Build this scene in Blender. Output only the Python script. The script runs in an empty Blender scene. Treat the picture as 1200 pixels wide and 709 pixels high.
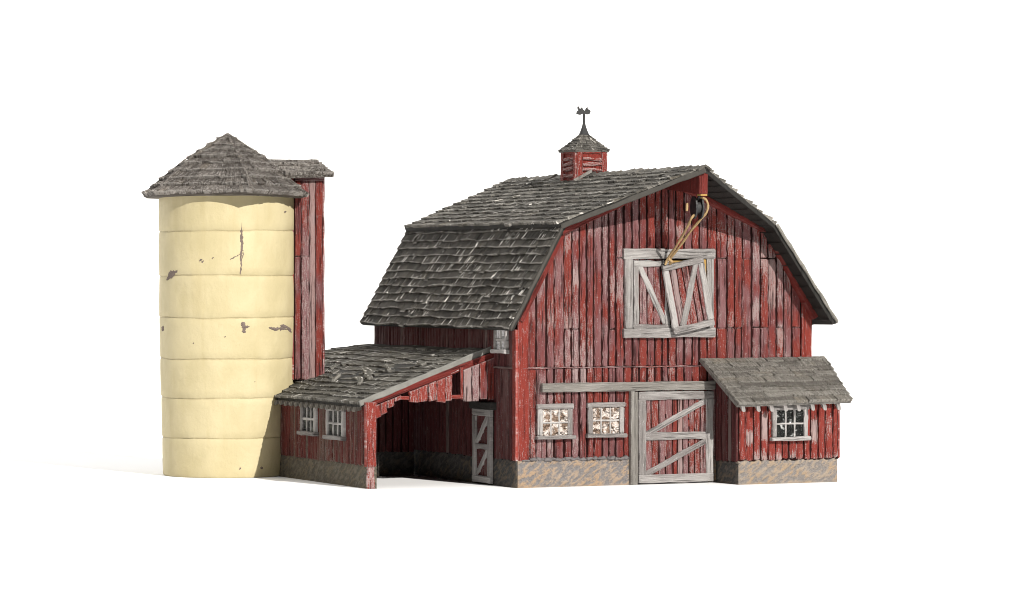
import bpy, bmesh, math, random
from mathutils import Vector as V, noise
random.seed(7)
R = random.uniform
S = 0.01                                   # one modelling unit = 1 cm (the barn is a tabletop scale model)
sc = bpy.context.scene
COL = sc.collection
X, Y, Z = V((1, 0, 0)), V((0, 1, 0)), V((0, 0, 1))

# ------------------------------------------------------------------ materials
class NT:
    def __init__(s, name):
        s.m = bpy.data.materials.new(name); s.m.use_nodes = True
        s.t = s.m.node_tree; s.t.nodes.clear()
        s.out = s.n('ShaderNodeOutputMaterial'); s.b = s.n('ShaderNodeBsdfPrincipled')
        s.l(s.b.outputs[0], s.out.inputs['Surface'])
    def n(s, ty): return s.t.nodes.new(ty)
    def l(s, a, b): s.t.links.new(a, b)
    def put(s, sock, v):
        if hasattr(v, 'links'): s.l(v, sock)
        elif v is not None:
            if isinstance(v, tuple) and len(v) == 3 and sock.type == 'RGBA': v = v + (1,)
            sock.default_value = v
    def math(s, op, a, b=None, c=None, clamp=False):
        q = s.n('ShaderNodeMath'); q.operation = op; q.use_clamp = clamp
        s.put(q.inputs[0], a); s.put(q.inputs[1], b)
        if c is not None: s.put(q.inputs[2], c)
        return q.outputs[0]
    def sstep(s, v, a, b):
        q = s.n('ShaderNodeMapRange'); q.interpolation_type = 'SMOOTHSTEP'
        s.put(q.inputs[0], v); s.put(q.inputs[1], a); s.put(q.inputs[2], b)
        return q.outputs[0]
    def mix(s, f, a, b, mode='MIX'):
        q = s.n('ShaderNodeMix'); q.data_type = 'RGBA'; q.blend_type = mode
        s.put(q.inputs[0], f); s.put(q.inputs[6], a); s.put(q.inputs[7], b)
        return q.outputs[2]
    def coords(s, kind='UV'):
        return s.n('ShaderNodeTexCoord').outputs[kind]
    def noise(s, vec, sx, sy, sz=1, detail=3, rough=.55, rot=0):
        if rot:
            m0 = s.n('ShaderNodeMapping'); s.l(vec, m0.inputs[0]); m0.inputs['Rotation'].default_value = (0, 0, rot); vec = m0.outputs[0]
        mp = s.n('ShaderNodeMapping'); s.l(vec, mp.inputs[0]); mp.inputs['Scale'].default_value = (sx, sy, sz)
        q = s.n('ShaderNodeTexNoise'); s.l(mp.outputs[0], q.inputs['Vector'])
        q.inputs['Scale'].default_value = 1; q.inputs['Detail'].default_value = detail; q.inputs['Roughness'].default_value = rough
        return q.outputs[0]
    def data(s):
        a = s.n('ShaderNodeAttribute'); a.attribute_name = 'data'
        q = s.n('ShaderNodeSeparateColor'); s.l(a.outputs['Color'], q.inputs[0])
        return q.outputs
    def bump(s, h, strength, dist):
        q = s.n('ShaderNodeBump'); s.l(h, q.inputs['Height'])
        q.inputs['Strength'].default_value = strength; q.inputs['Distance'].default_value = dist * S
        s.l(q.outputs[0], s.b.inputs['Normal'])
    def fin(s, col, rough=.8, spec=.25):
        s.put(s.b.inputs['Base Color'], col); s.put(s.b.inputs['Roughness'], rough)
        s.b.inputs['Specular IOR Level'].default_value = spec
        return s.m

def wood(name, deep, faded, pale, bias=0.0, tv=.4, speck=.6, crack=.5, bright=None, brush=.5):
    """weathered painted boards: two paints streaked along the grain, pale dry-brush flecks, dark grain cracks"""
    g = NT(name); uv = g.coords(); d = g.data()
    st = g.noise(uv, 10, .8, detail=4); fi = g.noise(uv, 42, 3.2, detail=4, rough=.65); pa = g.noise(uv, 1.3, .55, detail=3)
    gr = g.noise(uv, 30, 22, detail=3, rough=.7)
    f = g.math('ADD', g.math('MULTIPLY', st, .55), g.math('MULTIPLY', pa, .75))
    f = g.math('ADD', f, g.math('MULTIPLY', g.math('SUBTRACT', d[0], .5), tv))
    f = g.math('ADD', f, g.math('ADD', d[2], bias))
    c = g.mix(g.sstep(f, .5, .92), deep, faded)
    if bright: c = g.mix(g.sstep(g.math('ADD', pa, g.math('MULTIPLY', d[0], .25)), .70, .52), c, bright)
    k = g.sstep(g.math('ADD', g.math('ADD', g.math('MULTIPLY', fi, .7), g.math('MULTIPLY', gr, .45)), g.math('MULTIPLY', d[2], .35)), .645, .70)
    c = g.mix(g.math('MULTIPLY', k, speck), c, pale)
    e = g.math('MULTIPLY', d[1], g.sstep(g.math('ADD', fi, g.math('MULTIPLY', gr, .4)), .55, .85))
    c = g.mix(g.math('MULTIPLY', e, brush), c, pale)
    cr = g.sstep(g.noise(uv, 15, .6, detail=4, rough=.6), .43, .34)
    c = g.mix(g.math('MULTIPLY', cr, crack), c, tuple(q * .22 for q in deep))
    h = g.math('ADD', g.math('MULTIPLY', st, .8), g.math('ADD', g.math('MULTIPLY', fi, .6), g.math('MULTIPLY', gr, .25)))
    h = g.math('SUBTRACT', h, g.math('MULTIPLY', cr, .5))
    g.bump(h, .9, .16)
    return g.fin(c, .72, .3)

def shingle_mat(name, dark, mid, pale, fleck=.7, brush=.6, coarse=0.0):
    g = NT(name); uv = g.coords(); d = g.data()
    st = g.noise(uv, 16, 1.6, detail=4, rough=.65); fi = g.noise(uv, 26, 7, detail=4, rough=.7); pa = g.noise(uv, .5, .5, detail=3)
    f = g.math('ADD', g.math('MULTIPLY', st, .7), g.math('MULTIPLY', d[0], .26))
    c = g.mix(g.sstep(f, .32, .72), dark, mid)
    c = g.mix(g.math('MULTIPLY', g.sstep(pa, .5, .75), .35), c, tuple(q * w for q, w in zip(mid, (1.05, .95, .78))))
    # dry-brushed flecks: short strokes down the slope, clustered
    s2 = g.noise(uv, 13, 2.0, detail=2, rough=.5)
    k = g.math('MULTIPLY', g.sstep(s2, .59, .62), g.sstep(d[2], .5, .85))
    c = g.mix(g.math('MULTIPLY', k, fleck), c, pale)
    e = g.math('MULTIPLY', d[1], g.sstep(g.math('ADD', fi, g.math('MULTIPLY', d[2], .5)), .50, .72))
    c = g.mix(g.math('MULTIPLY', e, brush), c, pale)
    if coarse:
        q = g.noise(uv, 9, 8, detail=4, rough=.75)
        c = g.mix(g.math('MULTIPLY', g.sstep(q, .50, .60), coarse), c, pale); c = g.mix(g.math('MULTIPLY', g.sstep(q, .44, .36), .7), c, dark)
        st = g.math('ADD', st, g.math('MULTIPLY', q, 2.2))
    g.bump(g.math('ADD', st, g.math('MULTIPLY', fi, .7)), .9, .16)
    return g.fin(c, .85, .2)

def plain(name, col, rough=.6, spec=.3, vary=.25, sc_=6, bump=.3, metal=0.0):
    g = NT(name); co = g.coords('Object')
    n = g.noise(co, sc_ / S, sc_ / S, sc_ / S, detail=5, rough=.65)
    c = g.mix(n, tuple(q * (1 - vary) for q in col), tuple(min(1, q * (1 + vary)) for q in col))
    g.bump(n, bump, .04); g.b.inputs['Metallic'].default_value = metal
    return g.fin(c, rough, spec)

def stone(name, base, hi, warm, amount):
    """cast fieldstone: grey mortar, warm rounded stones"""
    g = NT(name); uv = g.coords(); d = g.data()
    n1 = g.noise(uv, 3.8, 8.2, detail=2.2, rough=.55, rot=-.6); n2 = g.noise(uv, 16, 16, detail=4, rough=.7); n3 = g.noise(uv, 1.3, 1.5, detail=2)
    c = g.mix(g.sstep(n2, .3, .7), tuple(q * .7 for q in base), base)
    k = g.sstep(g.math('ADD', n1, g.math('MULTIPLY', g.math('SUBTRACT', n2, .5), .2)), .42, .62)
    c = g.mix(g.math('MULTIPLY', k, amount), c, g.mix(g.sstep(n3, .4, .62), hi, warm))
    c = g.mix(g.math('MULTIPLY', d[1], .7), c, g.mix(g.sstep(n3, .35, .6), base, warm))
    g.bump(g.math('ADD', n1, g.math('MULTIPLY', n2, .4)), .7, .16)
    return g.fin(c, .85, .2)

def silo_mat():
    g = NT('cream_silo_paint'); co = g.coords('Object')
    a = g.noise(co, .9 / S, .9 / S, .6 / S, detail=5); b = g.noise(co, 5 / S, 5 / S, 5 / S, detail=5, rough=.7); st = g.noise(co, 2.2 / S, 2.2 / S, .25 / S, detail=4)
    d = g.data()
    c = g.mix(g.sstep(a, .3, .7), (.445, .38, .218), (.505, .436, .265))
    c = g.mix(g.math('MULTIPLY', g.sstep(st, .52, .8), .35), c, (.38, .30, .14))
    c = g.mix(g.math('MULTIPLY', g.sstep(b, .66, .78), .25), c, (.34, .27, .15))
    c = g.mix(g.math('MULTIPLY', d[1], g.sstep(b, .25, .6)), c, (.17, .125, .06))
    g.bump(g.math('ADD', a, g.math('MULTIPLY', b, .18)), .4, .2)
    return g.fin(c, .62, .3)

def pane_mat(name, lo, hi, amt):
    """glossy crinkled pane: bright reflections painted in as pale patches over a dim interior tone"""
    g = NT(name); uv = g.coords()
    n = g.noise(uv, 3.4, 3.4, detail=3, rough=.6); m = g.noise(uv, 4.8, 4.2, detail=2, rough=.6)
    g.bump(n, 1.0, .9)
    c = g.mix(g.sstep(m, .5 - amt, .62 - amt), lo, hi)  # pale patches: reflections painted into the base colour
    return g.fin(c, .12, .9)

RED = wood('barn_red_boards', (.138, .0245, .0235), (.215, .104, .106), (.42, .345, .33), bias=-.01, tv=.25, bright=(.20, .030, .021), speck=.58, brush=.9, crack=.8)
RED2 = wood('bright_red_boards', (.235, .031, .021), (.25, .09, .078), (.44, .36, .345), bias=-.36, speck=.7, brush=.75, crack=.5)
REDSIDE = wood('shaded_side_boards', (.092, .019, .019), (.135, .072, .066), (.22, .19, .175), bias=-.16, speck=.4, brush=.4)  # darker copy of the red boards, shade of these walls put into the colour
REDOLD = wood('old_side_boards', (.125, .022, .017), (.125, .085, .064), (.26, .225, .195), bias=-.17, speck=.55, brush=.5)
TRIMRED = wood('red_trim', (.16, .020, .015), (.20, .06, .052), (.30, .2, .18), bias=-.5, speck=.25, brush=.4)
WHITE = wood('weathered_white_trim', (.235, .215, .206), (.45, .428, .412), (.60, .58, .565), bias=.04, speck=.6, crack=.4, brush=.5)
GREYW = wood('grey_wood', (.22, .205, .185), (.34, .32, .295), (.46, .44, .41), bias=.0, speck=.4, crack=.4)
GROOVE = plain('dark_groove', (.016, .0045, .004), .9, .1)
SH = shingle_mat('dark_shingles', (.024, .0215, .018), (.092, .084, .072), (.80, .76, .70), fleck=.95, brush=.3)
SHU = shingle_mat('upper_lit_shingles', (.042, .039, .034), (.205, .192, .170), (.74, .70, .64), fleck=.95, brush=.3)  # paler copy of the dark shingles: stronger light on the upper slopes, painted in
SH2 = shingle_mat('lean_to_shingles', (.04, .037, .031), (.155, .146, .125), (.66, .63, .58), fleck=.85, brush=.28)
SH3 = shingle_mat('silo_shingles', (.085, .073, .063), (.27, .24, .215), (.56, .52, .48), fleck=.4, brush=.6, coarse=.35)
SH4 = shingle_mat('pale_shingles', (.15, .137, .12), (.40, .375, .335), (.58, .55, .50), fleck=.3, brush=.4, coarse=.1)
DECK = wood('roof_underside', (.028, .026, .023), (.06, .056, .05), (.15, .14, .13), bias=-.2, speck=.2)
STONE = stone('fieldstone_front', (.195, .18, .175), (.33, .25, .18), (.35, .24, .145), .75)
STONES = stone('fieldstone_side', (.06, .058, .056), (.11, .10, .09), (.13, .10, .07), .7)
STONEB = stone('tan_fieldstone', (.215, .195, .182), (.31, .25, .19), (.33, .235, .145), .75)
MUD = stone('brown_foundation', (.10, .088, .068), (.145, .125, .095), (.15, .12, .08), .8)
SILO = silo_mat()
CHIP = plain('exposed_chip', (.155, .122, .105), .9, .1, vary=.65, sc_=9)
ROPE = plain('tan_rope', (.34, .23, .115), .8, .2, vary=.45, sc_=14, bump=.8)
BLACK = plain('black_iron', (.012, .012, .013), .4, .5)
GOLD = plain('raw_pine', (.33, .20, .06), .7, .2, vary=.4, sc_=3)
VANE = plain('aged_metal', (.02, .02, .02), .55, .4, vary=.5, sc_=8)
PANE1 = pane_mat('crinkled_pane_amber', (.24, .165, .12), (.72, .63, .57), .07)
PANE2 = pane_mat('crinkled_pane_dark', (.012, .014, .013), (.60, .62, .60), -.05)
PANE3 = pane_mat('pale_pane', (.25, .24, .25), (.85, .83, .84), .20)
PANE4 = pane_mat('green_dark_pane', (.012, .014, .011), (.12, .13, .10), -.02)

# ------------------------------------------------------------------ mesh collector
class MB:
    def __init__(s): s.v = []; s.f = []; s.uv = []; s.d = []; s.mi = []
    def add(s, pts, faces, uvs=None, data=None, mi=0):
        b = len(s.v)
        s.v += [V(p) for p in pts]
        s.uv += uvs or [(0, 0)] * len(pts)
        s.d += data or [(.5, 0, 0)] * len(pts)
        for f in faces: s.f.append([b + i for i in f]); s.mi.append(mi)
    def build(s, name, mats, parent=None, smooth=False, origin=None):
        me = bpy.data.meshes.new(name)
        org = V(origin) if origin is not None else (V(parent['_o']) if parent else V((0, 0, 0)))
        me.from_pydata([(p - org) * S for p in s.v], [], s.f)
        for m in (mats if isinstance(mats, (list, tuple)) else [mats]): me.materials.append(m)
        uvl = me.uv_layers.new(name='UVMap')
        for l in me.loops: uvl.data[l.index].uv = s.uv[l.vertex_index]
        at = me.color_attributes.new('data', 'FLOAT_COLOR', 'POINT')
        for i, q in enumerate(s.d): at.data[i].color = (q[0], q[1], q[2], 1)
        for p, m in zip(me.polygons, s.mi): p.material_index = m; p.use_smooth = smooth
        bm = bmesh.new(); bm.from_mesh(me); bmesh.ops.recalc_face_normals(bm, faces=bm.faces); bm.to_mesh(me); bm.free()
        o = bpy.data.objects.new(name, me); COL.objects.link(o)
        o['_o'] = tuple(org)
        if parent:
            o.parent = parent
            o.location = (org - V(parent['_o'])) * S
        else: o.location = org * S
        return o

def thing(name, label, cat, loc):
    o = bpy.data.objects.new(name, None); COL.objects.link(o); o.empty_display_size = S
    o.location = V(loc) * S; o['_o'] = tuple(loc); o['label'] = label; o['category'] = cat
    return o

def plank(mb, O, L, W, N, length, w, t, wash=0., nseg=4, jit=.01, l0=0, r0=0, l1=0, r1=0, n0=0., ch=.02, tone=None, edge=.55, mi=0, wf=None, sedge=1):
    """one board: starts at O, runs along L, w wide along W, t thick along N, with wavering edges and worn arrises"""
    tone = random.random() if tone is None else tone
    ou, ov = R(0, 60), R(0, 60)
    e = min(.035 / max(length, .05), .2)
    ss = [0, e] + [i / nseg for i in range(1, nseg)] + [1 - e, 1]
    pts, uvs, dat = [], [], []
    for k, s_ in enumerate(ss):
        aL = l0 + (length + l1 - l0) * s_; aR = r0 + (length + r1 - r0) * s_
        jl, jr, jt = R(-jit, jit), R(-jit, jit), R(-.4, .4) * jit
        end = k in (0, len(ss) - 1)
        cc = ch * (1 if not end else 1.6); tt = t + jt - (ch * .6 if end else 0)
        for (a, q, n) in ((jl, 0, n0), (jl, 0, tt - cc), (jl + cc, .02, tt), (w + jr - cc, .98, tt), (w + jr, 1, tt - cc), (w + jr, 1, n0)):
            al = aL + (aR - aL) * q
            pts.append(O + W * a + L * al + N * n); uvs.append((ou + a, ov + al))
        b = edge if end else 0
        wq = wash + (wf(aL) if wf else 0)
        es = edge if end else edge * sedge
        dat += [(tone, 0, wq), (tone, es, wq), (tone, b, wq), (tone, b, wq), (tone, es, wq), (tone, 0, wq)]
    m = len(ss); fs = []
    for k in range(m - 1):
        for q in range(5): fs.append([k * 6 + q, k * 6 + q + 1, k * 6 + 7 + q, k * 6 + 6 + q])
        fs.append([k * 6 + 5, k * 6, k * 6 + 6, k * 6 + 11])
    fs.append(list(range(6))); fs.append([(m - 1) * 6 + q for q in range(6)])
    mb.add(pts, fs, uvs, dat, mi)

def bar(mb, P, Q, w, t, N, **k):
    """board with its centre line from P to Q, w wide, standing t off along N"""
    P, Q, N = V(P), V(Q), V(N)
    L = (Q - P); ln = L.length; L.normalize(); W = L.cross(N).normalized()
    plank(mb, P - W * (w / 2), L, W, N, ln, w, t, **k)

def box(mb, a, b, mi=0, data=None):
    x0, y0, z0 = a; x1, y1, z1 = b
    p = [(x0, y0, z0), (x1, y0, z0), (x1, y1, z0), (x0, y1, z0), (x0, y0, z1), (x1, y0, z1), (x1, y1, z1), (x0, y1, z1)]
    uv = [(q[0] + q[1], q[2] + .3 * q[1]) for q in p]
    mb.add(p, [(0, 1, 2, 3), (4, 5, 6, 7), (0, 1, 5, 4), (1, 2, 6, 5), (2, 3, 7, 6), (3, 0, 4, 7)], uv, [data or (.5, 0, 0)] * 8, mi)

def slab(mb, pts, N, t, mi=0, data=(.5, 0, 0)):
    """flat outline given thickness t against N"""
    n = len(pts); N = V(N).normalized(); P = [V(p) for p in pts]; Q = [p - N * t for p in P]
    fs = [list(range(n)), [n + i for i in range(n)]] + [[i, (i + 1) % n, n + (i + 1) % n, n + i] for i in range(n)]
    uv = [(p.x + p.y, p.z + p.y * .2) for p in P + Q]
    mb.add(P + Q, fs, uv, [data] * (2 * n), mi)

def wall(mb, O, U, N, u0, u1, zb, zt, bw=.27, t=.07, seams=(), holes=(), wash=(0, 0), gap=.055, pale=.05, rag=.02, jit=.014, washf=None):
    """vertical boarding: every board separately, butt-jointed at the seams, over dark grooves (material 1)"""
    O, U, N = V(O), V(U), V(N)
    fz = lambda f: f if callable(f) else (lambda u: f)
    zb, zt = fz(zb), fz(zt)
    u = u0
    while u < u1 - .01:
        w = bw * R(.78, 1.22)
        if u + w > u1 - bw * .45: w = u1 - u
        a, b = u, u + w; m = (a + b) / 2
        cuts = [z for z, p in seams if zb(m) + .15 < z < min(zt(a), zt(b)) - .12 and random.random() < p]
        lo = [None] + cuts; hi = cuts + [None]
        for zl, zh in zip(lo, hi):
            bl, br = (zb(a), zb(b)) if zl is None else (zl, zl)
            tl, tr = (zt(a), zt(b)) if zh is None else (zh, zh)
            segs = [(bl, br, tl, tr)]
            for (h0, h1, k0, k1) in holes:
                if h0 < m < h1:
                    ns = []
                    for (p, q, r, s) in segs:
                        if k0 > max(p, q) and k0 < min(r, s): ns.append((p, q, k0, k0))
                        if k1 < min(r, s) and k1 > min(p, q): ns.append((k1, k1, r, s))
                        if k1 <= max(p, q) or k0 >= min(r, s): ns.append((p, q, r, s))
                    segs = ns
            for (p, q, r, s) in segs:
                base = min(p, q); g = gap * R(.5, 1.5)
                j0 = R(0, rag) if zl is None else R(-.012, .02); j1 = R(-.012, .012); 
                ws = R(*wash)
                if random.random() < pale: ws += R(.35, .8)
                tt = t * R(.7, 1.35)
                if r - base < .05: continue
                plank(mb, O + U * (a + g / 2) + Z * base, Z, U, N, r - base - .012, w - g, tt, wash=ws, nseg=max(2, int((r - base) / (.14 if washf else .35))),
                      jit=jit, l0=p - base + j0, r0=q - base + j0 + R(-.02, .02), l1=j1, r1=s - r + j1, ch=min(.04, (w - g) * .3), sedge=.3,
                      wf=(lambda al, m=m, base=base: washf(m, base + al)) if washf else None)
                # groove strip behind the board
                pts = [O + U * a + Z * p, O + U * b + Z * q, O + U * b + Z * s, O + U * a + Z * r]
                slab(mb, [P + N * .004 for P in pts], N, .12, mi=1)
        u += w

def rough(mb, O, U, N, u0, u1, z0, z1, amp, step=.08, thick=.2, taper=0.0, mi=0, top_edge=.06):
    """rough cast masonry face with real relief"""
    O, U, N = V(O), V(U), V(N)
    nu, nz = max(2, int((u1 - u0) / step)), max(2, int((z1 - z0) / step))
    pts, uvs, dat = [], [], []
    off = V((R(0, 40), R(0, 40), R(0, 40)))
    for j in range(nz + 1):
        for i in range(nu + 1):
            a, z = u0 + (u1 - u0) * i / nu, z0 + (z1 - z0) * j / nz
            q = noise.noise(V((a * 2.4, z * 3, 0)) + off) * .7 + noise.noise(V((a * 6, z * 7, 3)) + off) * .35
            ed = min(i, nu - i, j + 99, nz - j)
            d = amp * q - (amp * .7 if (i in (0, nu) or j == nz) else 0) - taper * (z - z0)
            zz = z + (R(-.5, .5) * top_edge if j == nz else 0)
            pts.append(O + U * a + Z * zz + N * d); uvs.append((a + off.x, z + off.y))
            dat.append((.5, .8 if (i == 0 or j == 0) else 0, 0))
    w = nu + 1
    fs = [[j * w + i, j * w + i + 1, (j + 1) * w + i + 1, (j + 1) * w + i] for j in range(nz) for i in range(nu)]
    # close the sides back to the wall
    ring = [i for i in range(w)] + [j * w + nu for j in range(1, nz + 1)] + [nz * w + i for i in range(nu - 1, -1, -1)] + [j * w for j in range(nz - 1, 0, -1)]
    b = len(pts)
    for r in ring:
        p = pts[r]; pts.append(p - N * ((p - O).dot(N) + thick)); uvs.append((uvs[r][0] + thick * .7, uvs[r][1] + thick * .7)); dat.append((.5, 0, 0))
    n = len(ring)
    fs += [[ring[i], ring[(i + 1) % n], b + (i + 1) % n, b + i] for i in range(n)]
    fs.append([b + i for i in range(n)])
    mb.add(pts, fs, uvs, dat, mi)

def shingles(mb, L, Rr, nc, w, t, N, over=1.25, wav=.03, jit=.25, gap=.012, seed=0, lift=None, drop=.025):
    """courses of separate wedge shingles between the edge curves L(v) and Rr(v), v from the eave up"""
    N = V(N).normalized(); so = R(0, 50)
    for i in range(nc):
        v0, v1 = i / nc, min(1, (i + over) / nc)
        a, b, ta, tb = V(L(v0)), V(Rr(v0)), V(L(v1)), V(Rr(v1))
        ln = (b - a).length
        if ln < .05: continue
        D = (b - a) / ln
        up = ((ta + tb) / 2 - (a + b) / 2); up = (up - D * up.dot(D)); cl = up.length; up.normalize()
        u = R(-.5, 0) * w
        ctn = R(-.2, .2)
        while u < ln - .01:
            ww = w * R(.6, 1.5); ua, ub = max(u, 0), min(u + ww, ln); u += ww
            if ub - ua < .03: continue
            tone = min(1, max(0, random.random() * .8 + .1 + ctn)); sp = random.random()
            th = t * R(.75, 1.3); dj = R(-jit, jit) * cl * .35
            if random.random() < drop: dj -= cl * .25
            lf = lift(a + D * ua, i) if lift else 0
            ou, ov = R(0, 50), R(0, 50)
            m = 3; pts, uvs, dat = [], [], []
            g = gap * R(.3, 1.6)
            for k in range(m + 1):
                s_ = ua + g / 2 + (ub - ua - g) * k / m; q = s_ / ln
                wv = wav * noise.noise(V((s_ * .8 + so, i * 1.7, seed))) * 2
                P = a.lerp(b, q) + up * (dj + wv + R(-.012, .012)); T = ta.lerp(tb, q)
                wn = wav * .6 * noise.noise(V((s_ * .6, i * .5, so)))
                tj = th * R(.88, 1.12)
                pts += [P + N * (wn - .02), P + N * (tj + wn + lf), P.lerp(T, .16) + N * (tj * .86 + wn + lf), T + N * (.008 + wn)]
                uvs += [(ou + s_, ov - t), (ou + s_, ov), (ou + s_, ov + cl * .16), (ou + s_, ov + cl)]
                dat += [(tone, .5, sp), (tone, 1, sp), (tone, 0, sp), (tone, 0, sp)]
            fs = []
            for k in range(m):
                for q in range(3): fs.append([k * 4 + q, k * 4 + 4 + q, k * 4 + 5 + q, k * 4 + 1 + q])
            fs += [[0, 1, 2, 3], [m * 4, m * 4 + 1, m * 4 + 2, m * 4 + 3], [k * 4 for k in range(m + 1)] + [k * 4 + 3 for k in range(m, -1, -1)]]
            mb.add(pts, fs, uvs, dat)

def lin(p, q):
    p, q = V(p), V(q)
    return lambda v: p.lerp(q, v)

def tube(mb, pts, r, seg=8, mi=0, twist=0):
    pts = [V(p) for p in pts]; rr = r if isinstance(r, (list, tuple)) else [r] * len(pts)
    vs, uv = [], []
    prev = None
    for i, p in enumerate(pts):
        d = (pts[min(i + 1, len(pts) - 1)] - pts[max(i - 1, 0)]).normalized()
        a = d.orthogonal().normalized() if prev is None else (prev - d * prev.dot(d)).normalized()
        prev = a; b = d.cross(a)
        for k in range(seg):
            an = 2 * math.pi * k / seg + twist * i
            q = rr[i] * (1 + (.18 * math.cos(2 * an - 2 * twist * i + i * 1.3) if twist else 0))
            vs.append(p + (a * math.cos(an) + b * math.sin(an)) * q); uv.append((k * .05, i * .1))
    n = len(pts)
    fs = [[i * seg + k, i * seg + (k + 1) % seg, (i + 1) * seg + (k + 1) % seg, (i + 1) * seg + k] for i in range(n - 1) for k in range(seg)]
    fs += [list(range(seg)), [(n - 1) * seg + k for k in range(seg)]]
    mb.add(vs, fs, uv, None, mi)

def smooth_path(P, n=8):
    P = [V(p) for p in P]; out = []
    for i in range(len(P) - 1):
        p0, p1, p2, p3 = P[max(i - 1, 0)], P[i], P[i + 1], P[min(i + 2, len(P) - 1)]
        for k in range(n):
            t = k / n
            out.append(.5 * ((2 * p1) + (p2 - p0) * t + (2 * p0 - 5 * p1 + 4 * p2 - p3) * t * t + (3 * p1 - p0 - 3 * p2 + p3) * t ** 3))
    return out + [P[-1]]

def window(parent, O, U, N, w, h, cols, rows, pane, fw=.15, mat=None, sill=.16, mull=.05, pt=.10):
    """O = lower left corner of the outer frame. window (frame and glazing bars) > pane, sill"""
    O, U, N = V(O), V(U), V(N); mat = mat or WHITE
    f = MB(); z0 = sill * .7
    k = dict(jit=.012, ch=.022)
    plank(f, O + Z * z0, Z, U, N, h - z0 - fw, fw, pt, **k)
    plank(f, O + U * (w - fw) + Z * z0, Z, U, N, h - z0 - fw, fw, pt, **k)
    plank(f, O + Z * (h - fw) - U * .03, U, Z, N, w + .06, fw, pt * 1.15, **k)
    iw, ih = w - 2 * fw, h - fw - z0
    for c in range(1, cols):
        x = fw + iw * c / cols + R(-.012, .012)
        plank(f, O + U * (x - mull / 2) + Z * z0, Z, U, N, ih, mull, pt * .66, jit=.008, ch=.012, tone=.9, wash=.2)
    for r in range(1, rows):
        z = z0 + ih * r / rows + R(-.012, .012)
        plank(f, O + U * fw + Z * (z - mull / 2), U, Z, N, iw, mull, pt * .74, jit=.008, ch=.012, tone=.9, wash=.2)
    fr = f.build('window', mat, parent)
    s = MB(); plank(s, O - U * .06, U, Z, N, w + .12, sill * .7, pt * 1.9, **k); s.build('sill', mat, fr)
    p = MB(); pts = [O + U * fw + Z * z0, O + U * (w - fw) + Z * z0, O + U * (w - fw) + Z * (h - fw), O + U * fw + Z * (h - fw)]
    ou = R(0, 40); b = len(p.v)
    p.add([q + N * (pt * .35) for q in pts] + [q + N * (.003) for q in pts], [(0, 1, 2, 3), (4, 5, 6, 7), (0, 1, 5, 4), (1, 2, 6, 5), (2, 3, 7, 6), (3, 0, 4, 7)],
          [(ou, ou), (ou + iw, ou), (ou + iw, ou + ih), (ou, ou + ih)] * 2)
    p.build('pane', pane, fr)
    return fr

# ================================================================== BARN
WD, DP = 10.0, 10.7
barn = thing('barn', 'red gambrel-roofed model barn with dark shingle roof, cupola and crooked loft door', 'barn', (5, 5.3, 0))
def prof(u):                                # underside of the roof along the gable
    lift = .09 if u < 4.8 else 0
    u = min(u, 10 - u)
    return min(5.02 + (u + .05) * 1.72, 7.74 + lift + (u - 1.52) * .455)
def gwash(u, z):                            # the upper boards weathered paler, the corners fresh
    q = noise.noise(V((u * .62, z * .5, 4.2))) * .62 + noise.noise(V((u * 2.6, z * 1.1, 8.1))) * .42
    for a, b, w, h in ((8.02, 5.25, .14, .45), (8.95, 4.55, .15, .5), (.95, 4.95, .14, .4), (7.1, 7.5, .3, .6), (2.0, 3.3, .35, .3), (4.2, 3.3, .4, .3), (1.9, 6.3, .2, .5), (5.4, 7.6, .3, .3)):
        q += .5 * max(0, 1 - ((u - a) / w) ** 2) * max(0, 1 - ((z - b) / h) ** 2)
    return q + (.05 if z > 4.6 else 0)
HOLE = (4.9, 6.3, 4.62, 6.85)
m = MB()
wall(m, (.33, 0, 0), X, -Y, 0, 9.34, .80, lambda u: prof(u + .33), bw=.285, seams=((3.56, 1), (4.70, .45), (6.83, .35)), holes=[tuple(q - .33 if i < 2 else q for i, q in enumerate(HOLE))],
     wash=(-.08, .10), washf=lambda u, z: gwash(u + .33, z), pale=0)
front = m.build('gable_wall', [RED, GROOVE], barn)
# bright corner boards
for x0, zt in ((-.03, 4.98), (9.68, 4.98)):
    m = MB(); plank(m, V((x0, 0, .80)), Z, X, -Y, zt - .8, .35, .10, nseg=9, jit=.012, tone=.1, r1=.5 if x0 < 5 else 0, l1=0 if x0 < 5 else .5)
    if x0 < 5: plank(m, V((-.03, -.08, .80)), Z, Y, -X, 3.9, .22, .09, nseg=9, jit=.012, tone=.2)
    m.build('corner_board', RED2, barn)
# belt joint above the rail, a little lipped
m = MB()
plank(m, V((.1, 0, 3.535)), X, Z, -Y, 9.8, .035, .10, nseg=40, jit=.014, tone=.6, wash=.2, ch=.012, edge=.7)
m.build('belt_strip', RED, barn)
m = MB(); wall(m, (0, DP, 0), Y * -1, -X, 0, DP - .1, .78, 5.0, bw=.2, seams=((3.56, 1),), wash=(-.15, .1), gap=.028)
plank(m, V((0, 3.2, 3.53)), -Y, Z, -X, 3.1, .06, .13, nseg=8, tone=.8, wash=.3)
m.build('side_wall', [REDSIDE, GROOVE], barn)
m = MB(); wall(m, (WD, 0, 0), Y, X, .1, DP, .78, 5.0, bw=.28, wash=(-.15, .1)); m.build('side_wall', [RED, GROOVE], barn)
m = MB(); wall(m, (WD, DP, 0), -X, Y, 0, WD, .78, prof, bw=.28, wash=(-.15, .1)); m.build('gable_wall', [RED, GROOVE], barn)
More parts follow.
